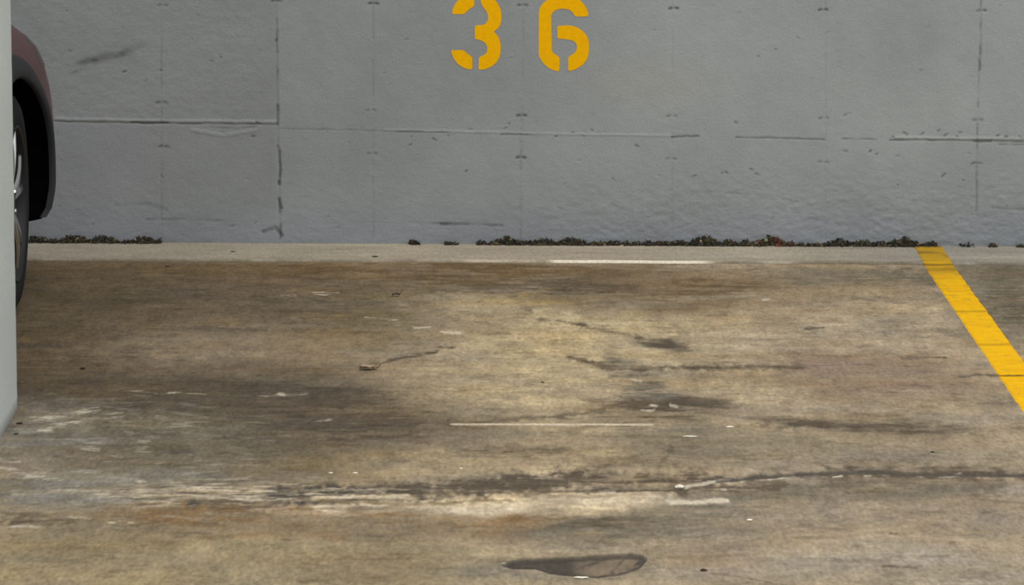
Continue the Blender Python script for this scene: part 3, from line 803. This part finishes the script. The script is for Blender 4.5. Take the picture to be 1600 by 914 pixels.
# glasshouse and roof
GH = [(-3.42, .62, 1.02, 0), (-3.15, .66, 1.0, .40), (-2.9, .67, 1.0, .54), (-2.2, .69, 1.0, .60), (-1.5, .70, 1.0, .61), (-1.0, .69, 1.0, .55), (-.6, .68, 1.0, .27), (-.28, .66, .995, 0)]
bm = bmesh.new(); rings = []
for u, wt, z0, hh in GH:
    wb_ = .845; r = []
    for a, b in [(wb_, 0), (wb_*.55+wt*.45, .5), (wt, .93), (wt-.06, 1.0), (wt*.5, 1.03), (0, 1.04)]:
        r.append((a if hh else min(a, .80), u, z0-.02+hh*b))
    full = r+[(-a, u_, c) for a, u_, c in r[-2::-1]]
    rings.append([bm.verts.new(q) for q in full])
for a, b in zip(rings[:-1], rings[1:]):
    for i in range(len(a)-1): bm.faces.new((a[i], b[i], b[i+1], a[i+1]))
bmesh.ops.remove_doubles(bm, verts=bm.verts[:], dist=.0005); bmesh.ops.recalc_face_normals(bm, faces=bm.faces[:])
obj('windows', bm, glass, car, True)
bm = bmesh.new(); rings = []
for u, wt, z0, hh in [(-3.2, .655, 1.0, .385)]+GH[2:6]+[(-.92, .688, 1.0, .50)]:
    r = [(wt+.012, u, z0-.02+hh*.90), (wt+.006, u, z0-.01+hh*.96), (wt-.06, u, z0-.008+hh*1.0), (wt*.5, u, z0-.006+hh*1.03), (0, u, z0-.005+hh*1.04)]
    rings.append([bm.verts.new(q) for q in r+[(-a, b, c) for a, b, c in r[-2::-1]]])
for a, b in zip(rings[:-1], rings[1:]):
    for i in range(len(a)-1): bm.faces.new((a[i], b[i], b[i+1], a[i+1]))
obj('roof', bm, paint, car, True)
def bar(bm, a, b, r0, r1, up=Vector((0, 0, 1))):
    a, b = Vector(a), Vector(b); d = (b-a).normalized(); s_ = d.cross(up).normalized(); t = s_.cross(d)
    va = [bm.verts.new(a+s_*r0*x+t*r1*y) for x, y in ((-1, -1), (1, -1), (1, 1), (-1, 1))]
    vb = [bm.verts.new(b+s_*r0*x+t*r1*y) for x, y in ((-1, -1), (1, -1), (1, 1), (-1, 1))]
    for i in range(4): bm.faces.new((va[i], va[(i+1) % 4], vb[(i+1) % 4], vb[i]))
    bm.faces.new(va[::-1]); bm.faces.new(vb)
for sx in (-1, 1):
    for pts in ([(.835, -.34, .99), (.765, -.62, 1.235), (.705, -.96, 1.50)], [(.852, -1.30, .98), (.79, -1.32, 1.28), (.712, -1.34, 1.555)],
                [(.852, -2.22, .98), (.785, -2.25, 1.28), (.70, -2.3, 1.55)], [(.848, -2.98, .98), (.775, -2.96, 1.25), (.672, -2.94, 1.49)]):
        bm = bmesh.new(); prev = None
        for (x, y, z) in pts:
            ring = [bm.verts.new((sx*(x+dx), y+dy, z)) for dx, dy in ((-.02, -.03), (.006, -.03), (.006, .03), (-.02, .03))]
            if prev:
                for i in range(4): bm.faces.new((prev[i], prev[(i+1) % 4], ring[(i+1) % 4], ring[i]))
            else: bm.faces.new(ring[::-1])
            prev = ring
        bm.faces.new(prev); bmesh.ops.recalc_face_normals(bm, faces=bm.faces[:])
        obj('window_pillar', bm, paint, car)
    bm = bmesh.new(); bmesh.ops.create_uvsphere(bm, u_segments=20, v_segments=12, radius=1)
    for v in bm.verts: v.co = Vector((v.co.x*.095, v.co.y*(.05 if v.co.y > 0 else .015), v.co.z*.075))
    bar(bm, (-sx*.05, 0, -.03), (-sx*.16, .01, -.06), .02, .012)
    mo = obj('door_mirror', bm, paint, car, True); mo.location = (sx*.95, -.62, 1.15)

# wheels
def lathe(bm, prof, n=72, mi=0, closed=False):
    rings = [[bm.verts.new((x, r*math.cos(2*PI*i/n), r*math.sin(2*PI*i/n))) for i in range(n)] for x, r in prof]
    pr = list(zip(rings[:-1], rings[1:]))+([(rings[-1], rings[0])] if closed else [])
    for a, b in pr:
        for i in range(n):
            f_ = bm.faces.new((a[i], a[(i+1) % n], b[(i+1) % n], b[i])); f_.material_index = mi
    return rings
def make_wheel():
    t = empty('wheel', (0, 0, 0)); t.parent = car
    bm = bmesh.new()
    lathe(bm, [(.0, .238), (.006, .250), (.006, .275), (.003, .305), (-.010, .328), (-.028, .340), (-.045, .345), (-.070, .345), (-.072, .338), (-.080, .338), (-.082, .345), (-.112, .345), (-.114, .338), (-.122, .338), (-.124, .345), (-.150, .345),
               (-.170, .340), (-.190, .328), (-.204, .305), (-.208, .275), (-.206, .250), (-.2, .238), (-.19, .232), (-.01, .232)], closed=True)
    bmesh.ops.recalc_face_normals(bm, faces=bm.faces[:])
    obj('tyre', bm, rubber, t, True)
    bm = bmesh.new()
    lathe(bm, [(.004, .240), (.006, .236), (.002, .230), (-.010, .226), (-.030, .216), (-.19, .212), (-.2, .226), (-.2, .238), (-.19, .236), (-.02, .236)], closed=True)
    bmesh.ops.recalc_face_normals(bm, faces=bm.faces[:])
    obj('rim', bm, alloy_d, t, True)
    bm = bmesh.new()
    bmesh.ops.create_cone(bm, cap_ends=True, segments=48, radius1=.145, radius2=.145, depth=.02, matrix=Matrix.Translation((-.10, 0, 0))@Matrix.Rotation(PI/2, 4, 'Y'))
    obj('brake_disc', bm, alloy_d, t)
    bm = bmesh.new()
    lathe(bm, [(-.006, .0), (-.006, .022), (-.010, .030), (-.022, .034), (-.018, .062), (-.028, .072), (-.07, .075), (-.09, .07), (-.09, 0)], 40)
    bmesh.ops.remove_doubles(bm, verts=bm.verts[:], dist=.0003); bmesh.ops.recalc_face_normals(bm, faces=bm.faces[:])
    hub = obj('hub', bm, alloy_d, t, True)
    for k in range(5):
        a = 2*PI*k/5+PI/2+.31
        b = bmesh.new(); bmesh.ops.create_cone(b, cap_ends=True, segments=6, radius1=.011, radius2=.009, depth=.016, matrix=Matrix.Rotation(PI/2, 4, 'Y'))
        nt = obj('wheel_nut', b, alloy, hub); nt.location = (-.014, .05*math.cos(a), .05*math.sin(a))
    for k in range(5):
        for s_ in (-1, 1):
            a = 2*PI*k/5+PI/2+.0; a1 = a+s_*.15; b = bmesh.new()
            st = []
            for i in range(9):
                q = i/8; r = .055+(.226-.055)*q; ang = a+s_*(.10+.13*q); w_ = .011+.004*q+.004*(1-q)
                x = -.010+.006*math.sin(PI*q)+.004*q
                c_, s2 = math.cos(ang), math.sin(ang); tx, ty = -s2, c_
                st.append([b.verts.new((x+dx, r*c_+tx*w_*m_, r*s2+ty*w_*m_)) for dx, m_ in ((0, -.55), (0, .55), (-.008, 1), (-.030, .8), (-.030, -.8), (-.008, -1))])
            for p0, p1 in zip(st[:-1], st[1:]):
                for i in range(6):
                    f_ = b.faces.new((p0[i], p1[i], p1[(i+1) % 6], p0[(i+1) % 6])); f_.material_index = 0 if i in (0, 1, 5) else 1
            b.faces.new(st[0]); b.faces.new(st[-1][::-1])
            bmesh.ops.recalc_face_normals(b, faces=b.faces[:])
            obj('spoke', b, [alloy, alloy_d], t)
    return t
def copy_tree(o, parent=None):
    c = o.copy(); C.objects.link(c); c.parent = parent
    for ch in o.children: copy_tree(ch, c)
    return c
whl = make_wheel()
pos = [(1, 0, CA), (-1, 0, CA), (1, -2.62, 0), (-1, -2.62, 0)]
for i, (sx, yy, st) in enumerate(pos):
    o = whl if i == 0 else copy_tree(whl, car)
    o.location = (sx*.848, yy, WR+.001)
    o.rotation_euler = (0, 0, st if sx > 0 else PI+st)
# number plate on the nose side facing the wall is left blank: bare mounting strip
bpy.context.view_layer.update()
